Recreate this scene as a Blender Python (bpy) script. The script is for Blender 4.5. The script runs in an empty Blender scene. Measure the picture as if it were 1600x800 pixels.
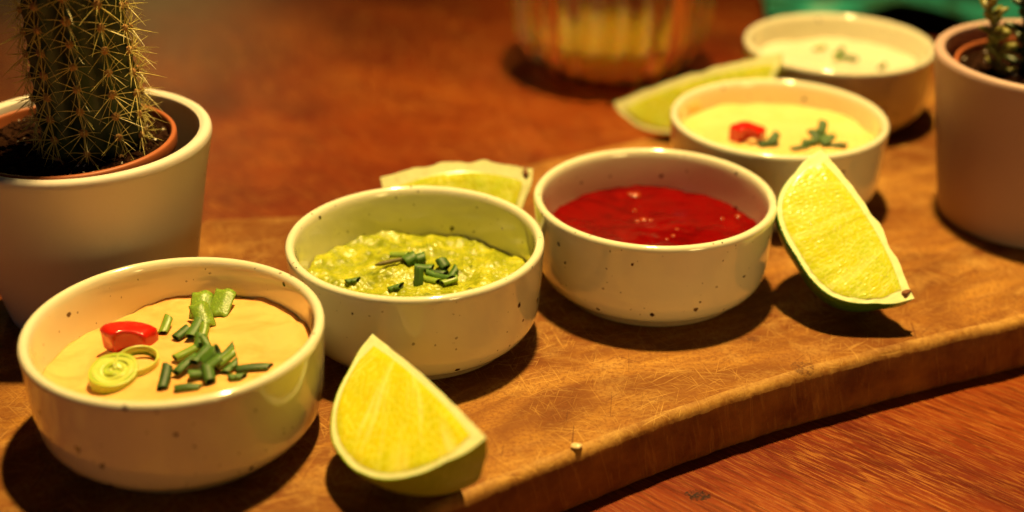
import bpy, bmesh, math, random
import numpy as np
from mathutils import Vector, Matrix, noise
random.seed(7)
rng = np.random.default_rng(7)
S = bpy.context.scene
COL = S.collection
PI = math.pi

# ------------------------------------------------------------------ camera
cam = bpy.data.cameras.new('camera')
camo = bpy.data.objects.new('camera', cam)
COL.objects.link(camo)
CAM = Vector((0, 0, .2017))
pitch = math.radians(27.0417)
roll = math.radians(.29)
fw = Vector((0, math.cos(pitch), -math.sin(pitch)))
r0 = Vector((1, 0, 0)); u0 = r0.cross(fw)
rt = math.cos(roll)*r0 + math.sin(roll)*u0
up = -math.sin(roll)*r0 + math.cos(roll)*u0
m = Matrix((rt, up, -fw)).transposed().to_4x4()
m.translation = CAM
camo.matrix_world = m
cam.sensor_width = 36
cam.lens = 36*2210.26/1600
cam.clip_start = .01; cam.clip_end = 20
cam.dof.use_dof = True
cam.dof.focus_distance = .375
cam.dof.aperture_fstop = cam.lens/8.6
cam.dof.aperture_blades = 0
S.camera = camo

# ------------------------------------------------------------------ world, lamps, exposure
W = bpy.data.worlds.new('World'); S.world = W
W.use_nodes = True
bg = W.node_tree.nodes['Background']
bg.inputs[0].default_value = (.50, .32, .44, 1)
bg.inputs[1].default_value = .004

def lamp(name, kind, loc, target, power, color, size):
    d = bpy.data.lights.new(name, kind)
    d.energy = power; d.color = color
    if kind == 'AREA':
        d.shape = 'DISK'; d.size = size
    else:
        d.shadow_soft_size = size
    o = bpy.data.objects.new(name, d); COL.objects.link(o)
    o.location = loc
    o.rotation_euler = (Vector(target)-Vector(loc)).to_track_quat('-Z', 'Y').to_euler()
    return o
WARM = (1, .69, .23)
def spot(name, loc, target, power, color, size, cone, blend):
    o = lamp(name, 'SPOT', loc, target, power, color, size)
    o.data.spot_size = math.radians(cone); o.data.spot_blend = blend
    return o
spot('pendant_lamp', (.05, .48, .80), (.045, .385, 0), 64, WARM, .022, 65, 1)
spot('front_fill_spot', (.52, -.36, .105), (.085, .37, .020), 8.5, (1, .72, .22), .12, 26, 1)  # added fill spot that brightens the bowl fronts
lamp('left_fill_light', 'AREA', (-.50, -.35, .34), (-.06, .32, .02), .13, (.86, .78, .80), .30)  # added dim cool fill from the left front, not a window
lamp('cool_overhead_lamp', 'AREA', (.14, .30, .95), (.03, .36, 0), .06, (.85, .85, 1), .03)  # small cool overhead lamp, added for the bluish glints on the rims
spot('glass_glow_spot', (.085, .795, .52), (.0440, .615, .015), 17, (1, .68, .20), .02, 11, .8)  # added spot aimed at the tumbler so the amber glows
lamp('table_glare_fill', 'AREA', (-.42, 1.60, .28), (-.15, .75, 0), .40, (1, .72, .20), .22)  # added glancing light for the glare on the far left of the table

S.view_settings.view_transform = 'Standard'
S.view_settings.look = 'None'
S.view_settings.exposure = 0
S.view_settings.gamma = 1
S.view_settings.use_curve_mapping = False
S.render.engine = 'CYCLES'
S.cycles.use_denoising = True
S.cycles.max_bounces = 10
S.cycles.diffuse_bounces = 2
S.cycles.glossy_bounces = 4
S.cycles.transmission_bounces = 10
S.cycles.sample_clamp_indirect = 4
S.cycles.caustics_reflective = False

# ------------------------------------------------------------------ node helper
class NT:
    def __init__(s, name):
        s.m = bpy.data.materials.new(name); s.m.use_nodes = True
        s.t = s.m.node_tree; s.n = s.t.nodes; s.l = s.t.links
        s.b = s.n['Principled BSDF']
    def put(s, sock, v):
        if isinstance(v, bpy.types.NodeSocket): s.l.new(v, sock)
        elif v is not None:
            if sock.type == 'RGBA' and len(v) == 3: v = (*v, 1)
            sock.default_value = v
    def set(s, **k):
        for a, v in k.items(): s.put(s.b.inputs[a.replace('_', ' ')], v)
        return s
    def obj(s): return s.n.new('ShaderNodeTexCoord').outputs['Object']
    def mapv(s, v, scale=(1, 1, 1), rot=(0, 0, 0), loc=(0, 0, 0)):
        a = s.n.new('ShaderNodeMapping'); a.vector_type = 'TEXTURE' if False else 'POINT'
        s.put(a.inputs[0], v); a.inputs['Location'].default_value = loc
        a.inputs['Rotation'].default_value = rot; a.inputs['Scale'].default_value = scale
        return a.outputs[0]
    def noise(s, v, scale, detail=3, rough=.5, dist=0, out='Fac'):
        a = s.n.new('ShaderNodeTexNoise'); s.put(a.inputs['Vector'], v)
        a.inputs['Scale'].default_value = scale; a.inputs['Detail'].default_value = detail
        a.inputs['Roughness'].default_value = rough; a.inputs['Distortion'].default_value = dist
        return a.outputs[out]
    def vor(s, v, scale, feature='F1', rnd=1):
        a = s.n.new('ShaderNodeTexVoronoi'); a.feature = feature; s.put(a.inputs['Vector'], v)
        a.inputs['Scale'].default_value = scale; a.inputs['Randomness'].default_value = rnd
        return a.outputs
    def ramp(s, f, stops, interp='LINEAR'):
        a = s.n.new('ShaderNodeValToRGB'); s.put(a.inputs[0], f); e = a.color_ramp.elements
        a.color_ramp.interpolation = interp
        while len(e) > 1: e.remove(e[-1])
        for i, (p, c) in enumerate(stops):
            q = e[0] if i == 0 else e.new(p)
            q.position = p
            q.color = (c, c, c, 1) if isinstance(c, (int, float)) else (*c, 1)
        return a.outputs[0]
    def mix(s, f, a, b, mode='MIX'):
        x = s.n.new('ShaderNodeMix'); x.data_type = 'RGBA'; x.blend_type = mode
        s.put(x.inputs[0], f); s.put(x.inputs[6], a); s.put(x.inputs[7], b)
        return x.outputs[2]
    def math(s, op, a, b=None, c=None):
        x = s.n.new('ShaderNodeMath'); x.operation = op; s.put(x.inputs[0], a)
        if b is not None: s.put(x.inputs[1], b)
        if c is not None: s.put(x.inputs[2], c)
        return x.outputs[0]
    def dist(s, v, p, scale=(1, 1, 1)):
        a = s.n.new('ShaderNodeVectorMath'); a.operation = 'SUBTRACT'; s.put(a.inputs[0], v); a.inputs[1].default_value = p
        b = s.n.new('ShaderNodeVectorMath'); b.operation = 'MULTIPLY'; s.put(b.inputs[0], a.outputs[0]); b.inputs[1].default_value = scale
        c = s.n.new('ShaderNodeVectorMath'); c.operation = 'LENGTH'; s.put(c.inputs[0], b.outputs[0])
        return c.outputs['Value']
    def bump(s, h, strength=.3, d=.001, normal=None):
        a = s.n.new('ShaderNodeBump'); s.put(a.inputs['Height'], h)
        a.inputs['Strength'].default_value = strength; a.inputs['Distance'].default_value = d
        if normal is not None: s.put(a.inputs['Normal'], normal)
        s.put(s.b.inputs['Normal'], a.outputs[0]); return a.outputs[0]
    def sep(s, v):
        a = s.n.new('ShaderNodeSeparateXYZ'); s.put(a.inputs[0], v); return a.outputs
    def attr(s, name):
        a = s.n.new('ShaderNodeAttribute'); a.attribute_name = name; return a.outputs

# ------------------------------------------------------------------ materials
def m_ceramic():
    k = NT('speckled_glaze'); v = k.obj()
    warm = k.noise(v, 60, 3)
    base = k.mix(warm, (.72, .67, .50), (.80, .75, .58))
    wob = k.n.new('ShaderNodeVectorMath'); wob.operation = 'MULTIPLY_ADD'
    k.put(wob.inputs[0], k.noise(v, 500, 2, out='Color')); wob.inputs[1].default_value = (.0012,)*3; k.put(wob.inputs[2], v)
    fac = None
    for sc, pw, mx, seed in ((95, 3.4, .125, 0), (190, 2.4, .19, 3.1), (420, 1.8, .21, 7.7)):
        mv = k.mapv(wob.outputs[0], loc=(seed, seed*.7, 0))
        o = k.vor(mv, sc)
        rad = k.math('MULTIPLY', k.math('POWER', k.sep(o['Color'])[0], pw), mx)
        q = k.math('SUBTRACT', rad, o['Distance'])
        q = k.math('MULTIPLY', q, 28); q = k.math('MAXIMUM', k.math('MINIMUM', q, 1), 0)
        if sc == 420: q = k.math('MULTIPLY', q, .55)
        fac = q if fac is None else k.math('MAXIMUM', fac, q)
    col = k.mix(fac, base, (.045, .022, .012))
    k.set(Base_Color=col, Roughness=k.ramp(k.noise(v, 120, 3), [(.3, .08), (.7, .16)]), Coat_Weight=.9, Coat_Roughness=.07)
    k.bump(k.noise(v, 140, 2), .12, .0006)
    return k.m
def m_foot():
    k = NT('foot_clay_reflection'); v = k.obj()  # unglazed foot; its brown stands in for the board reflected there
    k.set(Base_Color=k.mix(k.noise(v, 400, 4), (.30, .19, .11), (.42, .29, .18)), Roughness=.85)
    k.bump(k.noise(v, 900, 3), .3, .0005)
    return k.m
def m_pot(name, a, b):
    k = NT(name); v = k.obj()
    col = k.mix(k.noise(v, 40, 4), a, b)
    o = k.vor(v, 70); sp = k.math('LESS_THAN', o['Distance'], k.math('MULTIPLY', k.math('POWER', k.sep(o['Color'])[1], 8), .10))
    col = k.mix(k.math('MULTIPLY', sp, .6), col, (.12, .07, .05))
    k.set(Base_Color=col, Roughness=.55, Specular_IOR_Level=.4)
    k.bump(k.noise(v, 900, 3), .12, .0003)
    return k.m
def m_board():
    k = NT('worn_board_wood'); v = k.obj()
    al = k.mapv(v, rot=(0, 0, -math.radians(28)))                 # x along the board
    g1 = k.noise(k.mapv(al, scale=(6, 42, 42)), 1.0, 6, .6, 1.2)
    g2 = k.noise(k.mapv(al, scale=(22, 300, 300)), 1.0, 5, .65, .4)
    blot = k.noise(k.mapv(al, scale=(.6, 1, 1)), 20, 6, .68, .8)
    col = k.ramp(g1, [(.28, (.20, .068, .008)), (.5, (.36, .155, .022)), (.72, (.50, .25, .044))])
    col = k.mix(k.ramp(g2, [(.35, .65), (.62, 0)]), col, (.24, .092, .026))
    col = k.mix(k.ramp(blot, [(.42, .95), (.58, 0)]), col, (.13, .034, .004))
    col = k.mix(k.ramp(k.noise(al, 55, 5, .7), [(.52, 0), (.74, .45)]), col, (.62, .38, .11))
    fine = k.noise(v, 900, 3, .7)
    col = k.mix(k.ramp(fine, [(.38, .7), (.54, 0)]), col, (.17, .05, .008))
    scr = None
    for i, (ang, ln, th, lo) in enumerate(((8, 55, 2300, .66), (47, 70, 2500, .66), (72, 60, 2300, .66), (104, 75, 2600, .66), (140, 60, 2300, .655), (-22, 50, 2000, .655))):
        mv = k.mapv(v, rot=(0, 0, math.radians(ang)), loc=(i*3.3, i*1.7, 0))
        mv = k.mapv(mv, scale=(ln, th, ln))
        q = k.ramp(k.noise(mv, 1, 1.5, .5, .25), [(lo, 0), (lo+.05, 1)])
        scr = q if scr is None else k.math('MAXIMUM', scr, q)
    zone = k.ramp(k.noise(v, 28, 2), [(.36, .15), (.60, 1)])
    scr = k.math('MULTIPLY', scr, zone)
    scr2 = k.ramp(k.noise(k.mapv(v, rot=(0, 0, 1.0), scale=(160, 900, 160)), 1, 4, .75, 1.5), [(.56, 0), (.68, .6)])
    scr = k.math('MAXIMUM', scr, k.math('MULTIPLY', scr2, zone))
    xyz = k.sep(v)
    zn = k.math('ADD', xyz[2], k.math('MULTIPLY', k.math('SUBTRACT', k.noise(v, 260, 4, .7), .5), .0020))
    top = k.math('MULTIPLY', k.math('ADD', zn, .0022), 900)
    top = k.math('MINIMUM', k.math('MAXIMUM', top, 0), 1)
    scr_t = k.math('MULTIPLY', scr, top)
    col = k.mix(k.math('MULTIPLY', scr_t, .62), col, (.60, .34, .09))
    dk = None
    for i, (ang, ln, th) in enumerate(((30, 40, 1700), (95, 45, 1500), (130, 40, 1600))):
        mv = k.mapv(k.mapv(v, rot=(0, 0, math.radians(ang)), loc=(i*2.1+9, i*4.4, 0)), scale=(ln, th, ln))
        q = k.ramp(k.noise(mv, 1, 1.5, .5, .3), [(.70, 0), (.75, 1)])
        dk = q if dk is None else k.math('MAXIMUM', dk, q)
    col = k.mix(k.math('MULTIPLY', k.math('MULTIPLY', dk, top), .7), col, (.09, .022, .005))
    # saw marks down the side
    side = k.math('SUBTRACT', 1, top)
    sm = k.noise(k.mapv(k.mapv(al, rot=(0, math.radians(12), 0)), scale=(430, 120, 45)), 1, 4, .7, 1.2)
    smf = k.math('MULTIPLY', k.ramp(sm, [(.40, 0), (.70, .6)]), side)
    scol = k.mix(k.ramp(k.noise(al, 60, 5, .65), [(.35, 0), (.65, 1)]), (.10, .022, .004), (.23, .076, .012))
    scol = k.mix(k.math('MULTIPLY', k.ramp(sm, [(.54, 0), (.72, .35)]), 1), scol, (.44, .20, .045))
    col = k.mix(side, col, scol)
    # worn pale arris
    z = zn
    ar = k.math('MULTIPLY', k.ramp(z, [(0, 0), (1, 0)]) if False else k.math('GREATER_THAN', z, -.0026), k.math('LESS_THAN', xyz[2], -.00004))
    ar = k.math('MULTIPLY', ar, k.ramp(k.noise(v, 180, 4, .7), [(.36, .05), (.66, .50)]))
    col = k.mix(ar, col, (.62, .36, .10))
    # small knots and a crack by the front edge
    for p, sc, ra in (((0.0793, 0.3296, 0), (1, 1.25, 1), .0042), ((0.0680, 0.3444, 0), (1, 1.2, 1), .0026), ((0.0616, 0.3197, 0), (1, 1, 1), .0007)):
        d = k.dist(v, p, sc)
        msk = k.math('LESS_THAN', k.math('ADD', d, k.math('MULTIPLY', k.noise(v, 900, 2), .0016)), ra)
        rings = k.ramp(k.math('PINGPONG', k.math('ADD', d, k.math('MULTIPLY', k.noise(v, 700, 2), .0012)), .0009), [(.0, .1), (.0008, .9)])
        col = k.mix(k.math('MULTIPLY', msk, k.ramp(k.noise(v, 1400, 2), [(.42, .8), (.55, .15)])), col, (.10, .035, .012))
    k.set(Base_Color=col, Roughness=k.ramp(blot, [(.3, .50), (.7, .68)]), Specular_IOR_Level=.18)
    h = k.math('ADD', k.math('MULTIPLY', scr_t, -.5), k.math('MULTIPLY', fine, .35))
    h = k.math('ADD', h, k.math('MULTIPLY', g2, .5))
    h = k.math('ADD', h, k.math('MULTIPLY', smf, .6))
    k.bump(h, .45, .0005)
    return k.m
def m_table():
    k = NT('dark_varnished_table_wood'); v = k.obj()
    al = k.mapv(v, rot=(0, 0, math.radians(42)))
    big = k.noise(k.mapv(al, scale=(7, 15, 7)), 1, 4, .6, .8)
    grain_glint = k.noise(k.mapv(al, scale=(110, 1800, 110)), 1, 3, .6, .3)
    pore2 = k.noise(k.mapv(al, scale=(70, 800, 70), loc=(4, 2, 0)), 1, 4, .65, .4)
    col = k.ramp(big, [(.3, (.070, .0045, .0006)), (.5, (.155, .018, .001)), (.72, (.27, .052, .003))])
    f = k.ramp(grain_glint, [(.50, 0), (.60, .70)])
    f = k.math('MULTIPLY', f, k.ramp(k.noise(al, 16, 4, .6), [(.34, .25), (.6, 1)]))
    col = k.mix(f, col, (.44, .17, .030))  # ochre grain dashes, with the varnish's golden reflections painted in
    col = k.mix(k.ramp(pore2, [(.38, .6), (.50, 0)]), col, (.065, .006, .002))
    d = k.dist(v, (.0480, .2955, -.0178), (1, 1.3, 1))
    msk = k.math('LESS_THAN', k.math('ADD', d, k.math('MULTIPLY', k.noise(v, 420, 4, .7), .0075)), .0066)
    col = k.mix(k.math('MULTIPLY', msk, k.ramp(k.noise(v, 900, 3), [(.42, .95), (.62, .25)])), col, (.012, .005, .004))
    k.set(Base_Color=col, Roughness=k.ramp(pore2, [(.3, .34), (.7, .50)]), Specular_IOR_Level=.25)
    k.bump(k.math('ADD', grain_glint, pore2), .25, .0004)
    return k.m
def m_vary(name, a, b, a2, b2, rough, sc=350):
    k = NT(name); v = k.obj()
    r = k.n.new('ShaderNodeObjectInfo').outputs['Random']
    st = k.noise(k.mapv(v, scale=(1, 1, .12)), 1800, 3)
    c1 = k.mix(k.noise(v, sc, 3), a, b); c2 = k.mix(k.noise(v, sc, 3), a2, b2)
    col = k.mix(r, c1, c2)
    col = k.mix(k.ramp(st, [(.5, 0), (.7, .35)]), col, tuple(x*1.9 for x in b2))
    k.set(Base_Color=col, Roughness=rough, Subsurface_Weight=.15, Subsurface_Scale=.001)
    k.bump(st, .4, .0003)
    return k.m
def m_sauce(name, a, b, c, rough=.28, sss=.25, coat=.15, sc=60, spec=.5, bmp=.2):
    k = NT(name); v = k.obj()
    n = k.noise(k.mapv(v, scale=(1, 1.8, 1), rot=(0, 0, .6)), sc, 4, .55, 2.2)
    col = k.ramp(n, [(.34, a), (.56, b)])
    st = k.noise(k.mapv(v, scale=(1, 1.5, 1), rot=(0, 0, .9)), sc*.9, 3, .5, 2.2)
    col = k.mix(k.ramp(st, [(.56, 0), (.74, .45)]), col, c)
    k.set(Base_Color=col, Roughness=rough, Subsurface_Weight=sss, Subsurface_Radius=(1, .5, .2), Subsurface_Scale=.002, Coat_Weight=coat, Coat_Roughness=.12)
    k.set(Specular_IOR_Level=spec)
    k.bump(k.noise(v, 230, 4), bmp, .0006)
    return k.m
def m_guac():
    k = NT('mashed_avocado'); v = k.obj()
    col = k.ramp(k.noise(v, 190, 5, .65), [(.30, (.15, .18, .003)), (.5, (.31, .335, .006)), (.70, (.48, .47, .02))])
    o = k.vor(v, 260); fl = k.math('LESS_THAN', o['Distance'], k.math('MULTIPLY', k.math('POWER', k.sep(o['Color'])[0], 5), .35))
    col = k.mix(k.math('MULTIPLY', fl, .6), col, (.07, .09, .01))
    k.set(Base_Color=col, Roughness=.42, Subsurface_Weight=.3, Subsurface_Radius=(1, .8, .15), Subsurface_Scale=.003, Coat_Weight=.10, Coat_Roughness=.08)
    k.bump(k.noise(v, 900, 3, .6), .22, .0007)
    return k.m
def m_simple(name, a, b, rough, sc=300, bump=.0, **kw):
    k = NT(name); v = k.obj()
    k.set(Base_Color=k.mix(k.noise(v, sc, 4), a, b), Roughness=rough, **kw)
    if bump: k.bump(k.noise(v, sc*2, 3), bump, .0004)
    return k.m
def m_rind(name, a, b):
    k = NT(name); v = k.obj()
    o = k.vor(v, 1100)
    col = k.mix(k.noise(v, 90, 4), a, b)
    col = k.mix(k.ramp(o['Distance'], [(.0, .5), (.35, 0)]), col, tuple(x*1.7 for x in b))
    k.set(Base_Color=col, Roughness=.34, Coat_Weight=.2, Subsurface_Weight=.1, Subsurface_Radius=(.6, 1, .2), Subsurface_Scale=.001)
    k.bump(k.math('MULTIPLY', o['Distance'], -1), .5, .0006)
    return k.m
def m_flesh(name, a, b, c):
    k = NT(name)
    t = k.attr('cell')['Fac']; e = k.attr('edge')['Fac']
    v = k.obj()
    col = k.ramp(k.noise(v, 130, 3), [(.32, a), (.68, b)])
    col = k.mix(k.ramp(t, [(.0, .7), (.35, 0)]), col, c)
    stx = k.attr('streak')['Fac']
    col = k.mix(k.ramp(stx, [(.54, 0), (.78, .6)]), col, (.84, .80, .30))
    col = k.mix(k.ramp(stx, [(.22, .45), (.44, 0)]), col, tuple(x*.72 for x in a))
    col = k.mix(k.ramp(e, [(.0, .9), (.16, 0)]), col, (.80, .76, .45))
    k.set(Base_Color=col, Roughness=.20, Subsurface_Weight=.6, Subsurface_Radius=(1, .85, .12), Subsurface_Scale=.0035, Coat_Weight=.6, Coat_Roughness=.06, IOR=1.36)
    k.bump(k.noise(v, 1500, 2), .25, .0003)
    return k.m
def m_glass(name, col, rough=.0, tr=1.0):
    k = NT(name)
    k.set(Base_Color=col, Roughness=rough, Transmission_Weight=tr, IOR=1.45 if tr == 1 else 1.34)
    if tr < 1: k.set(Subsurface_Weight=1.0, Subsurface_Radius=(1, .6, .1), Subsurface_Scale=.03)
    return k.m

M = dict(
    glaze=m_ceramic(), foot=m_foot(), board=m_board(), table=m_table(),
    pot_a=m_pot('matte_white_glaze', (.62, .55, .50), (.68, .61, .55)),
    pot_b=m_pot('shaded_pot_glaze', (.42, .27, .24), (.47, .31, .27)),  # same kind of pot as pot_a, its shade put into the glaze colour
    terra=m_simple('terracotta_plastic', (.30, .075, .022), (.38, .10, .03), .5, 200),
    soil=m_simple('dark_soil', (.008, .003, .0015), (.040, .013, .005), .95, 500, 1.0, Specular_IOR_Level=.08),
    perlite=m_simple('perlite', (.55, .45, .36), (.7, .62, .5), .8, 800),
    cactus=m_simple('cactus_skin', (.007, .020, .004), (.018, .042, .009), .45, 200, .3),
    spine=m_simple('cactus_spine', (.46, .37, .10), (.62, .50, .16), .4, 300),
    felt=m_simple('areole_felt', (.34, .16, .05), (.50, .27, .10), .95, 2000, .6),
    leafdark=m_simple('succulent_leaf', (.020, .038, .008), (.045, .065, .012), .4, 250),
    leafyellow=m_simple('pale_succulent_leaf', (.16, .15, .025), (.24, .21, .04), .4, 250),
    chili_sauce=m_sauce('spicy_mayonnaise', (.80, .39, .11), (.85, .48, .16), (.78, .26, .03), sc=42),
    cheese=m_sauce('yellow_sauce', (.82, .52, .16), (.86, .60, .24), (.82, .46, .10), sc=40),
    cream=m_sauce('cream_sauce', (.64, .57, .42), (.70, .63, .48), (.62, .54, .36), sc=40),
    ketchup=m_sauce('red_sauce', (.095, .0006, .0004), (.16, .0012, .0005), (.24, .003, .001), .20, 0, 0, 55, spec=.2, bmp=.05),
    guac=m_guac(),
    chive=m_vary('chive_green', (.008, .032, .004), (.025, .075, .007), (.04, .11, .010), (.085, .19, .018), .52),
    chive_pale=m_vary('pale_chive_green', (.09, .18, .014), (.17, .28, .025), (.16, .27, .02), (.26, .38, .04), .38),
    chive_in=m_simple('chive_inside', (.010, .022, .004), (.02, .04, .006), .6),
    onion=m_simple('onion_green', (.34, .44, .035), (.46, .54, .07), .3, 350, .2, Subsurface_Weight=.3, Subsurface_Scale=.002),
    onion_pale=m_simple('onion_pale', (.46, .54, .08), (.58, .62, .14), .3, 350, .2, Subsurface_Weight=.3, Subsurface_Scale=.002),
    stem=m_simple('brown_stem', (.075, .06, .012), (.14, .11, .02), .6, 500, .4),
    pepper=m_simple('red_pepper_skin', (.46, .008, .004), (.58, .018, .008), .18, 200, .15, Coat_Weight=.5, Subsurface_Weight=.15, Subsurface_Scale=.002),
    seed=m_simple('pepper_flesh', (.62, .36, .12), (.72, .46, .18), .4, 500),
    garlic=m_simple('garlic_fleck', (.62, .45, .24), (.72, .55, .30), .35, 700),
    fleck=m_simple('chilli_fleck', (.26, .020, .004), (.42, .07, .015), .2, 700),
    rind_dark=m_rind('dark_lime_rind', (.030, .11, .005), (.075, .19, .010)),
    rind_pale=m_rind('pale_lime_rind', (.26, .42, .010), (.44, .58, .022)),
    pith=m_simple('lime_pith', (.70, .70, .34), (.78, .78, .46), .5, 300, .3, Subsurface_Weight=.2, Subsurface_Scale=.002),
    flesh_a=m_flesh('yellow_lime_flesh', (.71, .60, .007), (.57, .585, .015), (.76, .76, .11)),
    flesh_b=m_flesh('green_lime_flesh', (.61, .59, .020), (.50, .585, .040), (.77, .80, .24)),
    scar=m_simple('lime_stem_scar', (.13, .035, .012), (.28, .11, .04), .8, 900, .8),
    glass=m_glass('clear_glass', (1, .97, .92)),
    drink=m_glass('amber_drink', (1.0, .50, .04), tr=.84),
    cloth=None,
)
def m_cloth():
    k = NT('teal_patterned_cloth'); v = k.obj()
    n = k.noise(v, 26, 3, .5, 1.0)
    col = k.ramp(n, [(.34, (.010, .09, .04)), (.48, (.006, .18, .13)), (.60, (.016, .36, .28)), (.74, (.3, .6, .46))])
    w = k.noise(k.mapv(v, scale=(900, 900, 100)), 1, 2)
    k.set(Base_Color=col, Roughness=.85); k.bump(w, .4, .0005)
    return k.m
M['cloth'] = m_cloth()

# ------------------------------------------------------------------ geometry helpers
def link(name, me, mat=None, parent=None, smooth=True):
    o = bpy.data.objects.new(name, me); COL.objects.link(o)
    if mat and not me.materials: me.materials.append(mat)
    if parent: o.parent = parent
    if smooth: me.polygons.foreach_set('use_smooth', [True]*len(me.polygons))
    return o
def mesh(name, V, F, uvattrs=None):
    me = bpy.data.meshes.new(name)
    me.from_pydata([tuple(map(float, p)) for p in V], [], [tuple(int(i) for i in f) for f in F])
    for a, vals in (uvattrs or {}).items():
        at = me.attributes.new(a, 'FLOAT', 'POINT'); at.data.foreach_set('value', np.asarray(vals, dtype=np.float32))
    me.update(); return me
def tag(o, label, cat, group=None):
    o['label'] = label; o['category'] = cat
    if group: o['group'] = group
    return o
def empty(name, loc=(0, 0, 0), rz=0):
    o = bpy.data.objects.new(name, None); COL.objects.link(o); o.empty_display_size = .01
    o.location = loc; o.rotation_euler = (0, 0, rz); return o
def spline(P, n):
    P = np.array(P, float); out = []
    for i in range(len(P)-1):
        p0 = P[max(i-1, 0)]; p1 = P[i]; p2 = P[i+1]; p3 = P[min(i+2, len(P)-1)]
        for t in np.linspace(0, 1, n, endpoint=False):
            out.append(.5*((2*p1)+(-p0+p2)*t+(2*p0-5*p1+4*p2-p3)*t*t+(-p0+3*p1-3*p2+p3)*t**3))
    out.append(P[-1]); return np.array(out)
def lathe(profile, seg=96, smoothn=4, capends=True):
    P = spline(profile, smoothn) if smoothn > 1 else np.array(profile)
    V = []; F = []
    for (r, z) in P:
        for i in range(seg):
            a = 2*PI*i/seg; V.append((r*math.cos(a), r*math.sin(a), z))
    n = len(P)
    for j in range(n-1):
        for i in range(seg):
            a = j*seg+i; b = j*seg+(i+1) % seg
            F.append((a, b, b+seg, a+seg))
    if capends:
        if P[0][0] > 1e-6: F.append(tuple(range(seg-1, -1, -1)))
        if P[-1][0] > 1e-6: F.append(tuple((n-1)*seg+i for i in range(seg)))
    return V, F
def copy_tree(o, parent=None):
    c = o.copy(); COL.objects.link(c)
    if parent: c.parent = parent; c.matrix_parent_inverse = o.matrix_parent_inverse
    for ch in list(o.children):
        if ch is not c: copy_tree(ch, c)
    return c
def fnoise(x, y, z, s): return noise.noise(Vector((x*s, y*s, z*s)))

# ------------------------------------------------------------------ table and board
T = .0178
def table():
    bm = bmesh.new()
    bmesh.ops.create_cube(bm, size=1)
    bmesh.ops.scale(bm, vec=(2.4, 1.9, .035), verts=bm.verts)
    bmesh.ops.translate(bm, vec=(0, .75, -T-.0175), verts=bm.verts)
    bmesh.ops.bevel(bm, geom=[e for e in bm.edges], offset=.006, segments=3, affect='EDGES')
    me = bpy.data.meshes.new('table'); bm.to_mesh(me); bm.free()
    o = link('table', me, M['table'], smooth=False)
    tag(o, 'reddish brown varnished wooden table under the board, with dark open grain', 'table')
table()

def board():
    front = [(-0.2956, 0.0985), (-0.1971, 0.1478), (-0.1182, 0.1961), (-0.0591, 0.2355), (-0.0080, 0.2718), (0.0327, 0.2992), (0.0595, 0.3156), (0.0777, 0.3252), (0.1071, 0.3390), (0.1272, 0.3476), (0.1477, 0.3559), (0.1971, 0.3784), (0.2660, 0.4188), (0.3104, 0.4552)]
    back = [(0.3202, 0.5124), (0.2956, 0.5764), (0.2463, 0.5961), (0.1774, 0.5666), (0.0985, 0.5222), (0.0296, 0.4828), (-0.0296, 0.4483), (-0.0591, 0.4281), (-0.0734, 0.4249), (-0.0849, 0.4237), (-0.0966, 0.4222), (-0.1044, 0.4183), (-0.1232, 0.3996), (-0.1516, 0.3675), (-0.1971, 0.3399), (-0.2857, 0.2907), (-0.3399, 0.2365), (-0.3399, 0.1577)]
    P = np.array(front+back+[front[0]])
    P = spline(P, 14)[:-1]
    n = len(P)
    T_ = np.roll(P, -1, 0)-np.roll(P, 1, 0); T_ /= np.linalg.norm(T_, axis=1)[:, None]
    N = np.stack([-T_[:, 1], T_[:, 0]], 1)                       # inward for a counter-clockwise outline
    levels = [(-.018, .0022), (-.0174, .0012), (-.0162, .0004), (-.0145, .0001), (-.008, 0), (-.0032, .0001), (-.0018, .0005), (-.0009, .0009), (-.0003, .0017), (0, .0030)]
    V = []; F = []
    for li, (z, off) in enumerate(levels):
        for i in range(n):
            x, y = P[i]
            w = .0004*fnoise(x, y, z*.4, 90)+.0003*fnoise(x, y, z*.5, 330)
            zz = z
            if li >= 5 and li < 9: w += .0006*max(0, fnoise(x, y, 3, 150))
            V.append((x+N[i, 0]*(off+w), y+N[i, 1]*(off+w), zz))
    for j in range(len(levels)-1):
        for i in range(n):
            a = j*n+i; b = j*n+(i+1) % n
            F.append((a, b, b+n, a+n))
    F.append(tuple((len(levels)-1)*n+i for i in range(n)))
    F.append(tuple(range(n-1, -1, -1)))
    o = link('serving_board', mesh('serving_board', V, F), M['board'])
    me = o.data
    me.polygons[len(me.polygons)-1].use_smooth = False
    me.polygons[len(me.polygons)-2].use_smooth = False
    tag(o, 'long thick wooden serving board carrying the dip bowls, worn and scratched', 'serving board')
board()

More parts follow.
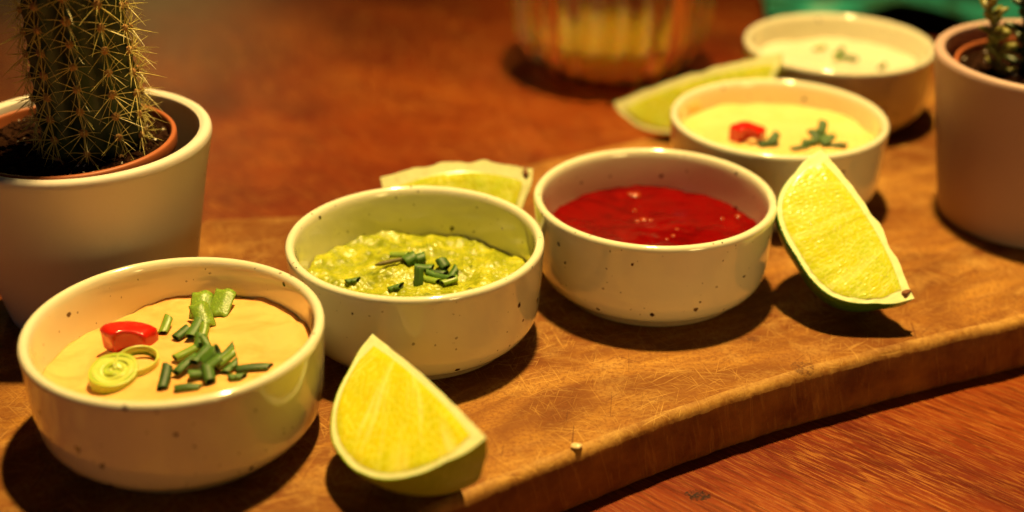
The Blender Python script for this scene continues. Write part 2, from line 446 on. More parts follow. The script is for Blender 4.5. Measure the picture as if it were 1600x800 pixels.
# ------------------------------------------------------------------ bowls
H = .030
def make_bowl():
    r = empty('dip_bowl')
    prof = [(.0290, .0030), (.0303, .0034), (.0324, .0048), (.0340, .0074), (.0348, .0112), (.0352, .016), (.0356, .023), (.0359, .0270), (.0360, .0286), (.03565, .0296), (.03480, .0300), (.03390, .0297), (.0333, .0286), (.0330, .026), (.0325, .017), (.0314, .0095), (.0285, .0056), (.022, .0042), (.010, .0038), (.0002, .0038)]
    V, F = lathe(prof, 128, 5, False)
    link('body', mesh('body', V, F), M['glaze'], r)
    V, F = lathe([(.0002, .0012), (.018, .0014), (.0245, .0012), (.0251, .0002), (.0262, 0), (.0275, .0003), (.0281, .0012), (.0285, .0026), (.0291, .0031)], 96, 3, False)
    link('foot_ring', mesh('foot_ring', V, F), M['foot'], r)
    return r
BOWLS = [
    ((-.0822, .2986), 1.014, .4, 'speckled cream bowl of orange sauce with pepper and onion slice, beside the cactus pot'),
    ((-.0266, .3481), .988, 2.2, 'speckled cream bowl holding lumpy green guacamole topped with chives'),
    ((.0418, .3777), .988, 3.7, 'speckled cream bowl holding plain smooth dark red sauce'),
    ((.0886, .4407), 1.0, 5.1, 'speckled cream bowl of yellow sauce with a red pepper chunk, behind the upright lime wedge'),
    ((.1244, .5182), 1.0, 1.2, 'cream bowl of white sauce, farthest back on the board, touching the shaded pot'),
]
b0 = make_bowl()
for i, ((x, y), s, rz, lab) in enumerate(BOWLS):
    b = b0 if i == 0 else copy_tree(b0)
    b.location = (x, y, 0); b.scale = (s,)*3; b.rotation_euler = (0, 0, rz)
    tag(b, lab, 'bowl', 'dip bowls along the board')

# ------------------------------------------------------------------ sauces
def sauce(name, i, z, mat, fn, label, cat, rings=40, seg=120, rmax=.0326, low=.0044):
    """a filled body of sauce: uneven top sheet, a skirt and a bottom"""
    (cx, cy), s, _, _ = BOWLS[i]
    V = [(0, 0, z+fn(0, 0))]; F = []
    R = rmax*s
    for j in range(1, rings+1):
        rr = R*j/rings
        for k in range(seg):
            a = 2*PI*k/seg; x, y = rr*math.cos(a), rr*math.sin(a)
            V.append((x, y, z+fn(x, y)))
    for k in range(seg): F.append((0, 1+k, 1+(k+1) % seg))
    for j in range(rings-1):
        for k in range(seg):
            a = 1+j*seg+k; b = 1+j*seg+(k+1) % seg
            F.append((a, a+seg, b+seg, b))
    base = 1+(rings-1)*seg
    n = len(V)
    for k in range(seg):
        a = 2*PI*k/seg; V.append((.0287*s*math.cos(a), .0287*s*math.sin(a), low+.0012))
    for k in range(seg): F.append((base+k, n+k, n+(k+1) % seg, base+(k+1) % seg))
    F.append(tuple(n+k for k in range(seg-1, -1, -1)))
    o = link(name, mesh(name, V, F), mat)
    o.location = (cx, cy, 0)
    tag(o, label, cat)
    return o
def wavy(amp, sc, seed, men=.0006):
    def f(x, y):
        r = math.hypot(x, y)/.0326
        ang = math.atan2(y+.004, x-.003)
        sw = .00055*math.sin(2*ang+r*5+seed)*math.exp(-((r-.55)/.3)**2) + .0003*math.sin(ang-r*9+seed*2)*r
        return sw+amp*(fnoise(x, y, seed, sc)+.4*fnoise(x, y, seed+5, sc*2.3)) + men*max(0, (r-.86)/.14)**2*(1.2+1.6*fnoise(x, y, seed+2, 70)+1.0*fnoise(x, y, seed+3, 260))
    return f
Z = [.0200, .0155, .0163, .0216, .0193]
def sp(x, y):
    q = max(0, -x+.5*y)/.032
    return wavy(.0005, 90, 1)(x, y)+.045*x-.0016*q*q-.0004
sauce('spicy_sauce', 0, Z[0], M['chili_sauce'], sp, 'pale orange sauce with darker streaks, filling the bowl beside the cactus pot', 'sauce')
def guacf(x, y):
    r = math.hypot(x, y)/.0326
    v = .0024*fnoise(x, y, 2.2, 75)+.0013*fnoise(x, y, 7, 190)+.0009*abs(fnoise(x, y, 3, 420))+.0003*abs(fnoise(x, y, 9, 800))+.0001*fnoise(x, y, 1, 1600)
    return v + .0008*(1-r*r) + .0012*max(0, (r-.7)/.3)*math.sin(math.atan2(y, x)*3+1)
sauce('guacamole', 1, Z[1], M['guac'], guacf, 'lumpy yellow green guacamole inside the second bowl from the cactus', 'guacamole', 110, 300, .0322)
def redf(x, y):
    return wavy(.0007, 48, 4, .0009)(x, y)+.0011*max(0, fnoise(x, y, 12, 85))+.0002*fnoise(x, y, 14, 260)
sauce('red_sauce', 2, Z[2], M['ketchup'], redf, 'glossy dark red sauce with a few small flecks, inside its bowl', 'sauce')
sauce('yellow_sauce', 3, Z[3], M['cheese'], wavy(.0005, 80, 6), 'smooth yellow sauce with red pepper and chives on it', 'sauce')
sauce('white_sauce', 4, Z[4], M['cream'], wavy(.0006, 80, 8), 'creamy white sauce with a few green bits, in the farthest bowl', 'sauce')
def surf(i, x, y):
    f = [sp, guacf, redf, wavy(.0005, 80, 6), wavy(.0006, 80, 8)][i]
    return Z[i]+f(x, y)
# garlic flecks in the red sauce belong to the sauce
redo = bpy.data.objects['red_sauce']
for (x, y, s) in ((-.004, .009, .0009), (-.002, .010, .0012), (.000, .0095, .0008), (-.003, .027, .0016), (-.0045, .0275, .0012), (-.004, .018, .0008), (.006, -.001, .0007), (.0075, .003, .0006), (.004, -.003, .0006), (.027, .012, .0010), (.022, .010, .0006)):
    bm = bmesh.new(); bmesh.ops.create_icosphere(bm, subdivisions=2, radius=s)
    for v in bm.verts:
        v.co.z *= .45; v.co *= 1+.35*noise.noise(v.co*900+Vector((x*999, 0, 0)))
    me = bpy.data.meshes.new('fleck'); bm.to_mesh(me); bm.free()
    o = link('fleck', me, M['fleck'], redo); o.location = (x, y, surf(2, x, y)+.0001)
# a smear of yellow sauce up the inside of its bowl
def smear():
    V = []; F = []; nu, nv = 16, 10
    for j in range(nv+1):
        for i in range(nu+1):
            u, v = i/nu, j/nv
            a = math.radians(128+16*u+8*v); z = .0205+.0066*v
            e = math.sin(PI*u)*math.sin(PI*min(1, v*.93+.07))
            r = .0325+0.0005*(z-.017)/.009*.5 - .00045*e*(1+.4*fnoise(u, v, 0, 4)) + .0006*(1-min(1, 4*e))
            V.append((r*math.cos(a), r*math.sin(a), z))
    for j in range(nv):
        for i in range(nu):
            a = j*(nu+1)+i; F.append((a, a+1, a+nu+2, a+nu+1))
    o = link('smear', mesh('smear', V, F), M['cheese'], bpy.data.objects['yellow_sauce'])
smear()

# ------------------------------------------------------------------ garnish
def tube_mesh(name, ro, ri, L, bend=0, seg=16, cut=.0):
    V = []; F = []
    nl = 5
    prof = []
    for j in range(nl+1): prof.append((ro, -L/2+L*j/nl))
    prof += [(ro*.96, L/2+.00008), (ri*1.03, L/2+.00008)]
    for j in range(nl+1): prof.append((ri, L/2-L*j/nl))
    prof += [(ri*1.03, -L/2-.00008), (ro*.96, -L/2-.00008)]
    n = len(prof)
    sx = random.uniform(.8, 1.0)
    for (r, z) in prof:
        for i in range(seg):
            a = 2*PI*i/seg
            x, y = r*math.cos(a)*(1+.06*math.sin(3*a+L*5000)), r*math.sin(a)*sx
            zz = z + cut*x*(1 if z > 0 else -.4)
            V.append((x, y+bend*(zz*zz)*60, zz))
    for j in range(n):
        for i in range(seg):
            a = j*seg+i; b = j*seg+(i+1) % seg; c = ((j+1) % n)*seg
            F.append((a, b, c+(i+1) % seg, c+i))
    me = mesh(name, V, F)
    return me, n, seg
def chive_mesh(ro, L, mat, bend=0, cut=.3, hollow=.74):
    me, n, seg = tube_mesh('chive', ro, ro*hollow, L, bend, 16, cut)
    me.materials.append(mat); me.materials.append(M['chive_in'])
    for p in me.polygons:
        j = p.index//seg
        p.material_index = 1 if 7 <= j <= 12 else 0
    return me
CH = [chive_mesh(.00145, .0062, M['chive'], .3), chive_mesh(.0013, .0075, M['chive'], -.5, .5), chive_mesh(.0016, .0048, M['chive'], 0, .2), chive_mesh(.0014, .0055, M['chive_pale'], .3, .4), chive_mesh(.0011, .0068, M['chive'], .8, .6), chive_mesh(.0021, .0038, M['chive'], 0, .25), chive_mesh(.0012, .0040, M['chive'], .2, .9)]
def chive(i, x, y, kind, az, el=0, lift=0, label='', group=None):
    """az: heading of the tube in the surface, el: how far its end is raised"""
    o = link('chive', CH[kind])
    (cx, cy) = BOWLS[i][0]
    r = [.00145, .0013, .0016, .0014, .0011, .0021, .0012][kind]
    x, y = x*.001, y*.001
    k = (1.05, 1.0, 1, 1.05, 1)[i]*random.uniform(.88, 1.06)
    o.scale = (k*.9, k*.9*random.uniform(.66, 1), k*random.uniform(.8, 1.2)); r *= k*.9
    d = Vector((math.cos(az)*math.cos(el), math.sin(az)*math.cos(el), math.sin(el)))
    o.rotation_euler = d.to_track_quat('Z', 'Y').to_euler()
    Lh = [.0062, .0075, .0048, .0055, .0068, .0038, .004][kind]/2
    o.location = (cx+x, cy+y, surf(i, x, y)+r*math.cos(el)*.55+abs(math.sin(el))*Lh*.85+lift*.001)
    tag(o, label, 'chive', group)
    return o
g1 = 'chives on the orange sauce'
C1 = [
    (-6.4, 16.1, 3, 1.45, .35, 0, 'pale upright chive ring beside the red pepper chunk, on orange sauce'),
    (-1.5, 12.2, 2, .9, .25, 0, 'short dark chive with its hollow end facing the pepper chunk'),
    (1.9, 12.4, 0, 1.3, .3, .6, 'chive lying under the pale green leek pieces in orange sauce'),
    (4.9, 8.0, 3, 1.5, .4, 1.2, 'paler chive standing above the middle of the pile on orange sauce'),
    (4.8, 4.4, 2, 1.5, .6, .8, 'thick chive with its black hollow end turned to the viewer'),
    (3.1, -4.3, 1, .95, .2, .8, 'long slanting chive at the near side of the orange sauce pile'),
    (6.4, -2.0, 0, 1.2, .1, 1.8, 'chive on top of the pile in the orange sauce'),
    (8.0, 0.6, 4, 2.2, .3, 1.6, 'thin chive crossing the top of the orange sauce pile'),
    (7.1, -8.2, 0, .15, .0, .3, 'chive lying flat under the near edge of the pile, orange sauce'),
    (10.2, -6.6, 2, .7, .35, 1.4, 'stubby dark chive at the right flank of the orange sauce pile'),
    (11.4, .6, 4, .95, .25, .2, 'thin chive pointing away from the pile, orange sauce'),
    (14.2, -5.3, 6, 1.0, .2, .2, 'tiny chive slanting between the pile and the lone right one'),
    (19.4, -4.9, 1, .12, .03, 0, 'lone chive lying level at the right of the orange sauce'),
    (-1.0, -9.3, 0, 1.55, .35, 0, 'lone upright chive between the onion slice and the pile'),
    (5.3, -13.6, 1, .1, 0, 0, 'chive half hidden by the near rim of the orange sauce bowl'),
    (16.3, -9.9, 6, .2, 0, 0, 'tiny chive bit by the near rim, below the lone level one'),
    (4.2, 10.4, 1, 1.9, .2, .2, 'chive bridging the upper part of the pile and the leek pieces'),
    (2.2, 1.6, 3, .6, .2, .3, 'pale slanting chive on the left flank of the orange sauce pile'),
    (9.6, -9.6, 2, 1.9, .3, .3, 'short chive at the near foot of the orange sauce pile'),
    (12.2, -2.6, 3, .8, .3, .4, 'pale chive on the right flank of the orange sauce pile'),
    (9.0, -3.6, 5, .4, .6, 1.2, 'wide dark chive ring in the heart of the orange sauce pile'),
]
for c in C1: chive(0, *c, g1)
g2 = 'chives on the guacamole'
C2 = [
    (-5.6, 11.4, 3, -.15, .1, 0, 'pale green chive at the far left of the guacamole pile'),
    (-2.2, 7.5, 5, .5, .3, .2, 'wide dark chive beside the brown stem on guacamole'),
    (.6, 9.2, 5, .35, .15, .6, 'wide dark chive with its cut end facing right, on guacamole'),
    (1.8, 4.4, 0, -.1, 0, .3, 'level green chive in the middle of the guacamole pile'),
    (7.3, 5.4, 5, 2.2, .5, .8, 'large tilted chive ring at the right of the guacamole pile'),
    (.7, -1.4, 2, 1.5, 1.2, 0, 'upright hollow chive at the near edge of the guacamole pile'),
    (4.0, -.8, 3, -.5, .05, 0, 'pale slanting chive in front of the guacamole pile'),
    (6.3, .4, 4, -.55, .05, .9, 'thin slanting chive across the front of the guacamole pile'),
    (9.4, -1.6, 3, .5, .1, 0, 'pale stubby chive at the near right end of guacamole'),
    (10.4, 2.3, 6, 1.1, .4, 0, 'small pointed chive at the right tip of the guacamole pile'),
    (-17.8, -1.1, 6, .2, .1, 0, 'lone dark chive bit at the left of the guacamole'),
    (-5.6, -5.3, 6, .1, .3, -.2, 'lone chive bit at the near rim of the guacamole'),
    (5.0, 3.0, 1, -.25, .1, .6, 'dark chive under the large tilted ring on guacamole'),
]
for c in C2: chive(1, *c, g2)
g4 = 'chives on the yellow sauce'
C4 = [(-2.3, -5.2, 2, .8, .5, 0, 'chive bit just beside the pepper chunk in yellow sauce'),
      (-4.0, -7.5, 0, .3, .1, 0, 'chive half under the pepper chunk in yellow sauce'),
      (13.4, -5.2, 0, .3, .2, 0, 'level chive inside the right pile on yellow sauce'),
      (14.6, -.5, 2, 1.2, .7, 1.5, 'topmost chive of the right pile on yellow sauce'),
      (12.0, -3.6, 5, 2.0, .3, .8, 'wide chive ring inside the right pile on yellow sauce'),
      (6.3, -9.0, 1, .15, .1, 0, 'leftmost chive of the right pile on yellow sauce'),
      (9.5, -7.0, 0, -.2, .15, .3, 'chive between the left end and top of the yellow sauce pile'),
      (18.4, -8.6, 1, -.1, .1, 0, 'rightmost chive of the pile on yellow sauce'),
      (15.5, -7.4, 2, .6, .3, .5, 'short chive near the right end of the yellow sauce pile')]
for c in C4: chive(3, *c, 'chives on the yellow sauce')
C5 = [(-2.4, 20.4, 3, .3, .2, 0, 'pale chive set apart at the far left of the white sauce'),
      (3.8, 12.6, 0, .8, .4, 0, 'tallest chive of the pile on the white sauce'),
      (5.8, 9.0, 1, -.7, .1, 0, 'chive trailing right from the pile on white sauce'),
      (2.4, 9.6, 3, 1.3, .1, 0, 'pale chive at the near side of the white sauce pile'),
      (18.3, 1.5, 6, .8, .2, 0, 'faint chive bit at the right of the white sauce')]
for c in C5: chive(4, *c, 'chives on the white sauce')

# brown stem on the guacamole
V, F = lathe([(.0002, -.0046), (.0006, -.0030), (.00065, 0), (.0006, .003), (.0005, .0046), (.0001, .0047)], 10, 3)
o = link('herb_stem', mesh('herb_stem', V, F), M['stem'])
cx, cy = BOWLS[1][0]
o.location = (cx-.0075, cy+.0058, surf(1, -.0075, .0058)+.0010)
o.rotation_euler = Vector((.95, .35, .06)).to_track_quat('Z', 'Y').to_euler()
tag(o, 'thin olive brown stem poking left from the guacamole chives', 'herb stem')

# leek pieces: curved blades
def blade(i, x, y, w, l, az, tilt, mat, label, lift=0, curl=1.2):
    V = []; F = []; nu, nv, th = 12, 6, .0006
    for s in (0, 1):
        for j in range(nv+1):
            for k in range(nu+1):
                u = k/nu-.5; v = j/nv-.5
                a = u*curl; R = w/curl
                rr = R-(th if s else 0)
                V.append((rr*math.sin(a), l*v+.0003*math.sin(9*u), rr*math.cos(a)-R*math.cos(curl/2)+.0002*fnoise(u, v, s, 5)))
    n = (nu+1)*(nv+1)
    for j in range(nv):
        for k in range(nu):
            a = j*(nu+1)+k
            F.append((a, a+1, a+nu+2, a+nu+1)); F.append((n+a, n+a+nu+1, n+a+nu+2, n+a+1))
    loop = [k for k in range(nu+1)]+[j*(nu+1)+nu for j in range(1, nv+1)]+[nv*(nu+1)+k for k in range(nu-1, -1, -1)]+[j*(nu+1) for j in range(nv-1, 0, -1)]
    for q in range(len(loop)):
        a, b = loop[q], loop[(q+1) % len(loop)]; F.append((b, a, n+a, n+b))
    o = link('leek_piece', mesh('leek_piece', V, F), mat)
    cx, cy = BOWLS[i][0]; x *= .001; y *= .001
    o.location = (cx+x, cy+y, surf(i, x, y)+.0004+lift*.001)
    o.rotation_euler = (tilt, 0, az)
    tag(o, label, 'leek piece', 'leek pieces on the orange sauce')
blade(0, .9, 25.0, .0062, .0085, .05, .42, M['chive_pale'], 'left of the two square pale leek pieces by the far wall of the orange sauce', 1.2, 1.4)
blade(0, 6.2, 25.2, .0062, .0085, -.22, .50, M['chive_pale'], 'right of the two square pale leek pieces by the far wall of the orange sauce', 1.4, 1.0)
blade(0, 2.6, 18.9, .0060, .0075, .5, .55, M['chive_pale'], 'pale crumpled leek piece leaning on the far end of the chive pile', 1.2, 1.8)
# onion slices
def onion():
    r = empty('onion_slice')
    for q, (ro, th, h, mt) in enumerate(((.0060, .0012, .0036, 'onion'), (.0049, .0014, .0037, 'onion_pale'), (.0036, .0013, .0036, 'onion_pale'), (.0024, .0013, .0038, 'onion'), (.0012, .0011, .0037, 'onion_pale'))):
        V, F = lathe([(ro-th, 0), (ro-.0002, 0), (ro, .0004), (ro, h-.0004), (ro-.0003, h), (ro-th+.0002, h), (ro-th, h-.0004), (ro-th, .0003)], 40, 2, False)
        V = [(x*(1+.05*math.sin(2*math.atan2(y, x)+q)), y*(1+.04*math.cos(3*math.atan2(y, x)+q)), z+.0003*math.sin(2*math.atan2(y, x)+q*1.7)) for x, y, z in V]
        link('layer', mesh('layer', V, F), M[mt], r)
    return r
o = onion(); cx, cy = BOWLS[0][0]
o.location = (cx-.0142, cy-.0062, surf(0, -.0142, -.0062)-.0006); o.rotation_euler = (.20, -.05, .4)
tag(o, 'round pale green onion slice in front of the red pepper chunk', 'onion slice')
V, F = lathe([(.0048, 0), (.0055, .0002), (.0056, .002), (.0053, .0026), (.0049, .0024), (.0048, .001)], 40, 2, False)
o = link('onion_ring', mesh('onion_ring', [(x*1.05, y*.8, z+.0006*math.sin(math.atan2(y, x)+1)) for x, y, z in V], F), M['onion_pale'])
o.location = (cx-.0098, cy-.0022, surf(0, -.0098, -.0022)+.0002); o.rotation_euler = (.15, .1, .9)
tag(o, 'loose translucent onion ring tucked behind the round onion slice', 'onion ring')
# pepper chunks
def pepper(i, x, y, az, tilt, size, label, seed, notch=False):
    bm = bmesh.new(); bmesh.ops.create_cube(bm, size=1)
    bmesh.ops.subdivide_edges(bm, edges=bm.edges, cuts=7, use_grid_fill=True)
    for v in bm.verts:
        X, Y, Zc = v.co
        a = X*1.35                                               # bend along an arc of pepper wall
        R = size*.72+Y*size*.42
        hh = size*.50*(1-.35*X-.25*X*X*2)
        v.co = Vector((R*math.sin(a), R*math.cos(a)-size*.72, (Zc+.5)*hh))
        if notch and abs(X+.05) < .22 and Zc < 0: v.co.z += .0012*(1-abs(X+.05)/.22)
        d = noise.noise_vector(v.co*260+Vector((seed, 0, 0)))
        v.co += d*.0006
    bmesh.ops.smooth_vert(bm, verts=bm.verts, factor=.5, use_axis_x=True, use_axis_y=True, use_axis_z=True)
    me = bpy.data.meshes.new('pepper_chunk'); bm.to_mesh(me); bm.free()
    o = link('pepper_chunk', me, M['pepper'])
    cx, cy = BOWLS[i][0]; x *= .001; y *= .001
    o.location = (cx+x, cy+y, surf(i, x, y)-.0004); o.rotation_euler = (tilt, 0, az)
    tag(o, label, 'pepper chunk', 'red pepper chunks')
    return o
pepper(0, -14.2, 10.0, .25, .1, .0122, 'glossy red pepper chunk on the orange sauce, beside the onion slice', 1.5)
p4 = pepper(3, -10.3, -1.0, .1, .15, .0112, 'glossy red pepper chunk on the yellow sauce in the second farthest bowl', 8.2, True)
bm = bmesh.new(); bmesh.ops.create_icosphere(bm, subdivisions=2, radius=.0014)
for v in bm.verts: v.co.z *= .6; v.co.x *= 1.3
me = bpy.data.meshes.new('pepper_seed'); bm.to_mesh(me); bm.free()
o = link('pepper_seed', me, M['seed']); cx, cy = BOWLS[3][0]
o.location = (cx-.0092, cy-.0062, surf(3, -.0092, -.0062)+.0010)
tag(o, 'small pale seed at the foot of the pepper chunk on yellow sauce', 'pepper seed')

# ------------------------------------------------------------------ lime wedges
def vcell(x, y):
    """distance to the nearest and second nearest of jittered points on a unit grid (numpy)"""
    ix = np.floor(x); iy = np.floor(y)
    d1 = np.full(x.shape, 9.); d2 = np.full(x.shape, 9.)
    for a in (-1, 0, 1):
        for b in (-1, 0, 1):
            gx = ix+a; gy = iy+b
            h1 = np.abs(np.sin(gx*127.1+gy*311.7)*43758.5453) % 1
            h2 = np.abs(np.sin(gx*269.5+gy*183.3)*24634.6345) % 1
            d = np.hypot(gx+h1-x, gy+h2-y)
            m_ = d < d1
            d2 = np.where(m_, d1, np.minimum(d2, d)); d1 = np.where(m_, d, d1)
    return d1, d2
def half(s, pw=2.15): return max(1-abs(s)**pw, 0)**.5
def wedge(near, far, face_dir, Rad, ang, sgn, rind, flesh, label, scar=False, pw=2.2, pith_w=.0016, bulge=0, fan=(0, -.04), core=.0012, ves=.00014, seed=0, tips=.0035):
    """a lime wedge: core axis from near to far, first cut face towards face_dir, body turned away by ang*sgn"""
    A, B = Vector(near), Vector(far)
    a = (B-A); hl = a.length/2; a.normalize()
    d = Vector(face_dir); d = (d-d.dot(a)*a).normalized()
    Mid = (A+B)/2
    e = a.cross(d)*sgn                                           # into the body
    r = empty('lime_wedge')
    r.matrix_world = Matrix((a, d, e)).transposed().to_4x4() if sgn > 0 else Matrix((a, d, e)).transposed().to_4x4()
    rot = Matrix((a, d, a.cross(d))).transposed().to_4x4(); rot.translation = Mid
    r.matrix_world = rot
    # local frame: x along the axis, y out along the first face, z = x cross y; the body lies on the sgn side of z
    def prof(s):
        R = Rad*half(s, pw)
        return R + (.0012*math.exp(-((abs(s)-1)/.06)**2))
    # rind: outer skin with small nipples at the tips
    V = []; F = []; nu, nv = 64, 28
    for j in range(-1, nv+2):
        w = ang*min(max(j, 0), nv)/nv*sgn
        for i in range(nu+1):
            s = -1+2*i/nu
            s2 = math.sin(s*PI/2)*.6+s*.4
            R = Rad*half(s2, pw)*(1+.012*fnoise(s2*2, w, seed, 1.5))
            if j in (-1, nv+1): R = max(0, R-.00045)             # the skin's own thickness along the cut
            x = s2*hl + (tips*.5*math.copysign(1, s2)*max(0, (abs(s2)-.93)/.07))
            V.append((x, R*math.cos(w), R*math.sin(w)))
    for j in range(nv+2):
        for i in range(nu):
            q = j*(nu+1)+i; f = (q, q+1, q+nu+2, q+nu+1)
            F.append(f[::-1] if sgn > 0 else f)
    link('rind', mesh('rind', V, F), rind, r)
    # the two cut faces: a pith plane and the raised juicy flesh inset in it
    for fi, w in enumerate((0, ang*sgn)):
        cw, sw = math.cos(w), math.sin(w)
        nrm = (0, sw*sgn, -cw*sgn) if fi == 0 else (0, -sw*sgn, cw*sgn)
        V = []; F = []; nu, nv = 64, 12
        for j in range(nv+1):
            v = j/nv
            for i in range(nu+1):
                s = -1+2*i/nu; s2 = math.sin(s*PI/2)*.6+s*.4
                R = max(0, Rad*half(s2, pw)*(1+.012*fnoise(s2*2, w, seed, 1.5))-.0004)*v
                x = s2*hl + (tips*.5*math.copysign(1, s2)*max(0, (abs(s2)-.93)/.07))
                jit = .00025*fnoise(x, R, seed+fi, 500)
                V.append((x, R*cw+nrm[1]*jit-bulge*(1-s2*s2)*(1-v)*(1+.5*fnoise(x, seed, 0, 160)), R*sw+nrm[2]*jit))
        for j in range(nv):
            for i in range(nu):
                q = j*(nu+1)+i; f = (q, q+1, q+nu+2, q+nu+1)
                F.append(f if (sgn > 0) == (fi == 0) else f[::-1])
        link('pith', mesh('pith', V, F), M['pith'], r)
        nu, nv = (200, 110) if fi == 0 else (90, 50)
        U, Vv = np.meshgrid(np.linspace(-1, 1, nu+1), np.linspace(0, 1, nv+1))
        # rounded inset outline: superellipse in (s, v)
        sU = np.sin(U*PI/2)*.5+U*.5
        hx = hl-.0019
        xs = np.abs(sU*hx)/hl
        Rx = Rad*np.sqrt(np.maximum(1-xs**pw, 0))
        slope = np.minimum(Rad*pw/2*xs**(pw-1)/np.sqrt(np.maximum(1-xs**pw, 1e-4))/hl, 2.2)
        top = Rx-pith_w*np.sqrt(1+slope**2)
        lowb = core*(1+.5*np.abs(sU)**3)
        top = np.maximum(top, lowb+.0001)
        X = sU*hx; Yv = lowb+(top-lowb)*Vv
        edge = np.minimum(np.minimum((top-Yv), (Yv-lowb))/.0022, (1-np.abs(sU))*hx/.0022)
        edge = np.clip(edge, 0, 1)
        # vesicles: drops fanning from the rind towards the core
        wob2 = np.array([[noise.noise(Vector((x*90, y*90, seed+4))) for x, y in zip(rx, ry)] for rx, ry in zip(X, Yv)])
        fx, fy = fan[0]*hl, fan[1]
        dx, dy = X-fx, Yv-fy
        fr = np.hypot(dx, dy); fa = np.arctan2(dx, dy)
        rm = Rad*.55-fy
        px = fa*rm/.00095+.9*wob2+seed*7
        py = fr/.0026+.8*wob2+np.sin(np.floor(px)*12.9)*.5
        streak = np.array([[.62*noise.noise(Vector((p*.42, q*28, seed)))+.5*noise.noise(Vector((p*1.3, q*60, seed+2))) for p, q in zip(ra, rb)] for ra, rb in zip(px, fr)])
        d1, d2 = vcell(px, py)
        cell = np.clip((d2-d1)*1.6, 0, 1)
        big = np.array([[noise.noise(Vector((x*170, y*170, seed+fi))) for x, y in zip(rx, ry)] for rx, ry in zip(X, Yv)])
        h = .00030*np.sqrt(edge)+edge*(ves*np.sqrt(cell)+.0002*big)
        n1, n2 = nrm[1], nrm[2]
        VV = np.stack([X, Yv*cw+n1*h-bulge*(1-sU**2)*(1-Vv)*.8, Yv*sw+n2*h], -1).reshape(-1, 3)
        F = []
        for j in range(nv):
            for i in range(nu):
                q = j*(nu+1)+i; f = (q, q+1, q+nu+2, q+nu+1)
                F.append(f if (sgn > 0) == (fi == 0) else f[::-1])
        link('flesh', mesh('flesh', VV, F, {'cell': cell.reshape(-1), 'edge': edge.reshape(-1), 'streak': (streak*.5+.5).reshape(-1)}), flesh, r)
    if scar:
        bm = bmesh.new(); bmesh.ops.create_icosphere(bm, subdivisions=3, radius=.0021)
        for v in bm.verts:
            v.co.x *= .7; v.co += noise.noise_vector(v.co*700)*.0007
        me = bpy.data.meshes.new('stem_scar'); bm.to_mesh(me); bm.free()
        o = link('stem_scar', me, M['scar'], r); o.location = (-hl+.0006, .0012, sgn*.0014)
    # rest on the board: report the lowest point
    bpy.context.view_layer.update()
    lo = min((ch.matrix_world @ v.co).z for ch in r.children for v in ch.data.vertices)
    print('LIME', label[:30], 'low', round(lo, 4))
    tag(r, label, 'lime wedge', 'lime wedges')
    return r
wedge((-0.0064, 0.2591, 0.0256), (-0.0334, 0.3009, 0.0256), (-.738, -.401, -.543), .0260, math.radians(65), -1, M['rind_pale'], M['flesh_a'], 'yellow lime wedge with pale green rind, in front of the guacamole bowl', seed=1, ves=.00012, bulge=.0008, fan=(.75, -.006))
wedge((0.1122, 0.3495, 0.0122), (0.0917, 0.3838, 0.0400), (-.85, -.40, -.34), .0240, math.radians(68), -1, M['rind_dark'], M['flesh_b'], 'lime wedge with dark green rind and brown stem end, leaning before the yellow sauce', scar=True, seed=2, pw=3.3, bulge=.0026, fan=(.1, -.035))
wedge((0.0047, 0.4104, 0.0232), (-0.0394, 0.4035, 0.0232), (.1, -.562, -.781), .0230, math.radians(75), -1, M['rind_dark'], M['flesh_b'], 'lime wedge mostly hidden behind the guacamole bowl', scar=True, seed=3, core=.0026, pith_w=.0022, pw=2.7, bulge=.0035)
wedge((0.0938, 0.4812, 0.0372), (0.0397, 0.5020, 0.0112), (.145, -.52, -.84), .0190, math.radians(75), -1, M['rind_pale'], M['flesh_b'], 'blurred lime wedge behind the yellow sauce bowl, before the glass', seed=4, bulge=.002, core=.002)

# crumb on the board edge
bm = bmesh.new(); bmesh.ops.create_icosphere(bm, subdivisions=2, radius=.0013)
for v in bm.verts: v.co.z *= .5; v.co.x *= 1.2; v.co += noise.noise_vector(v.co*900)*.0004
me = bpy.data.meshes.new('crumb'); bm.to_mesh(me); bm.free()
o = link('crumb', me, M['garlic']); o.location = (.0163, .2909, .0005)
tag(o, 'tiny pale crumb on the front edge of the board', 'crumb')

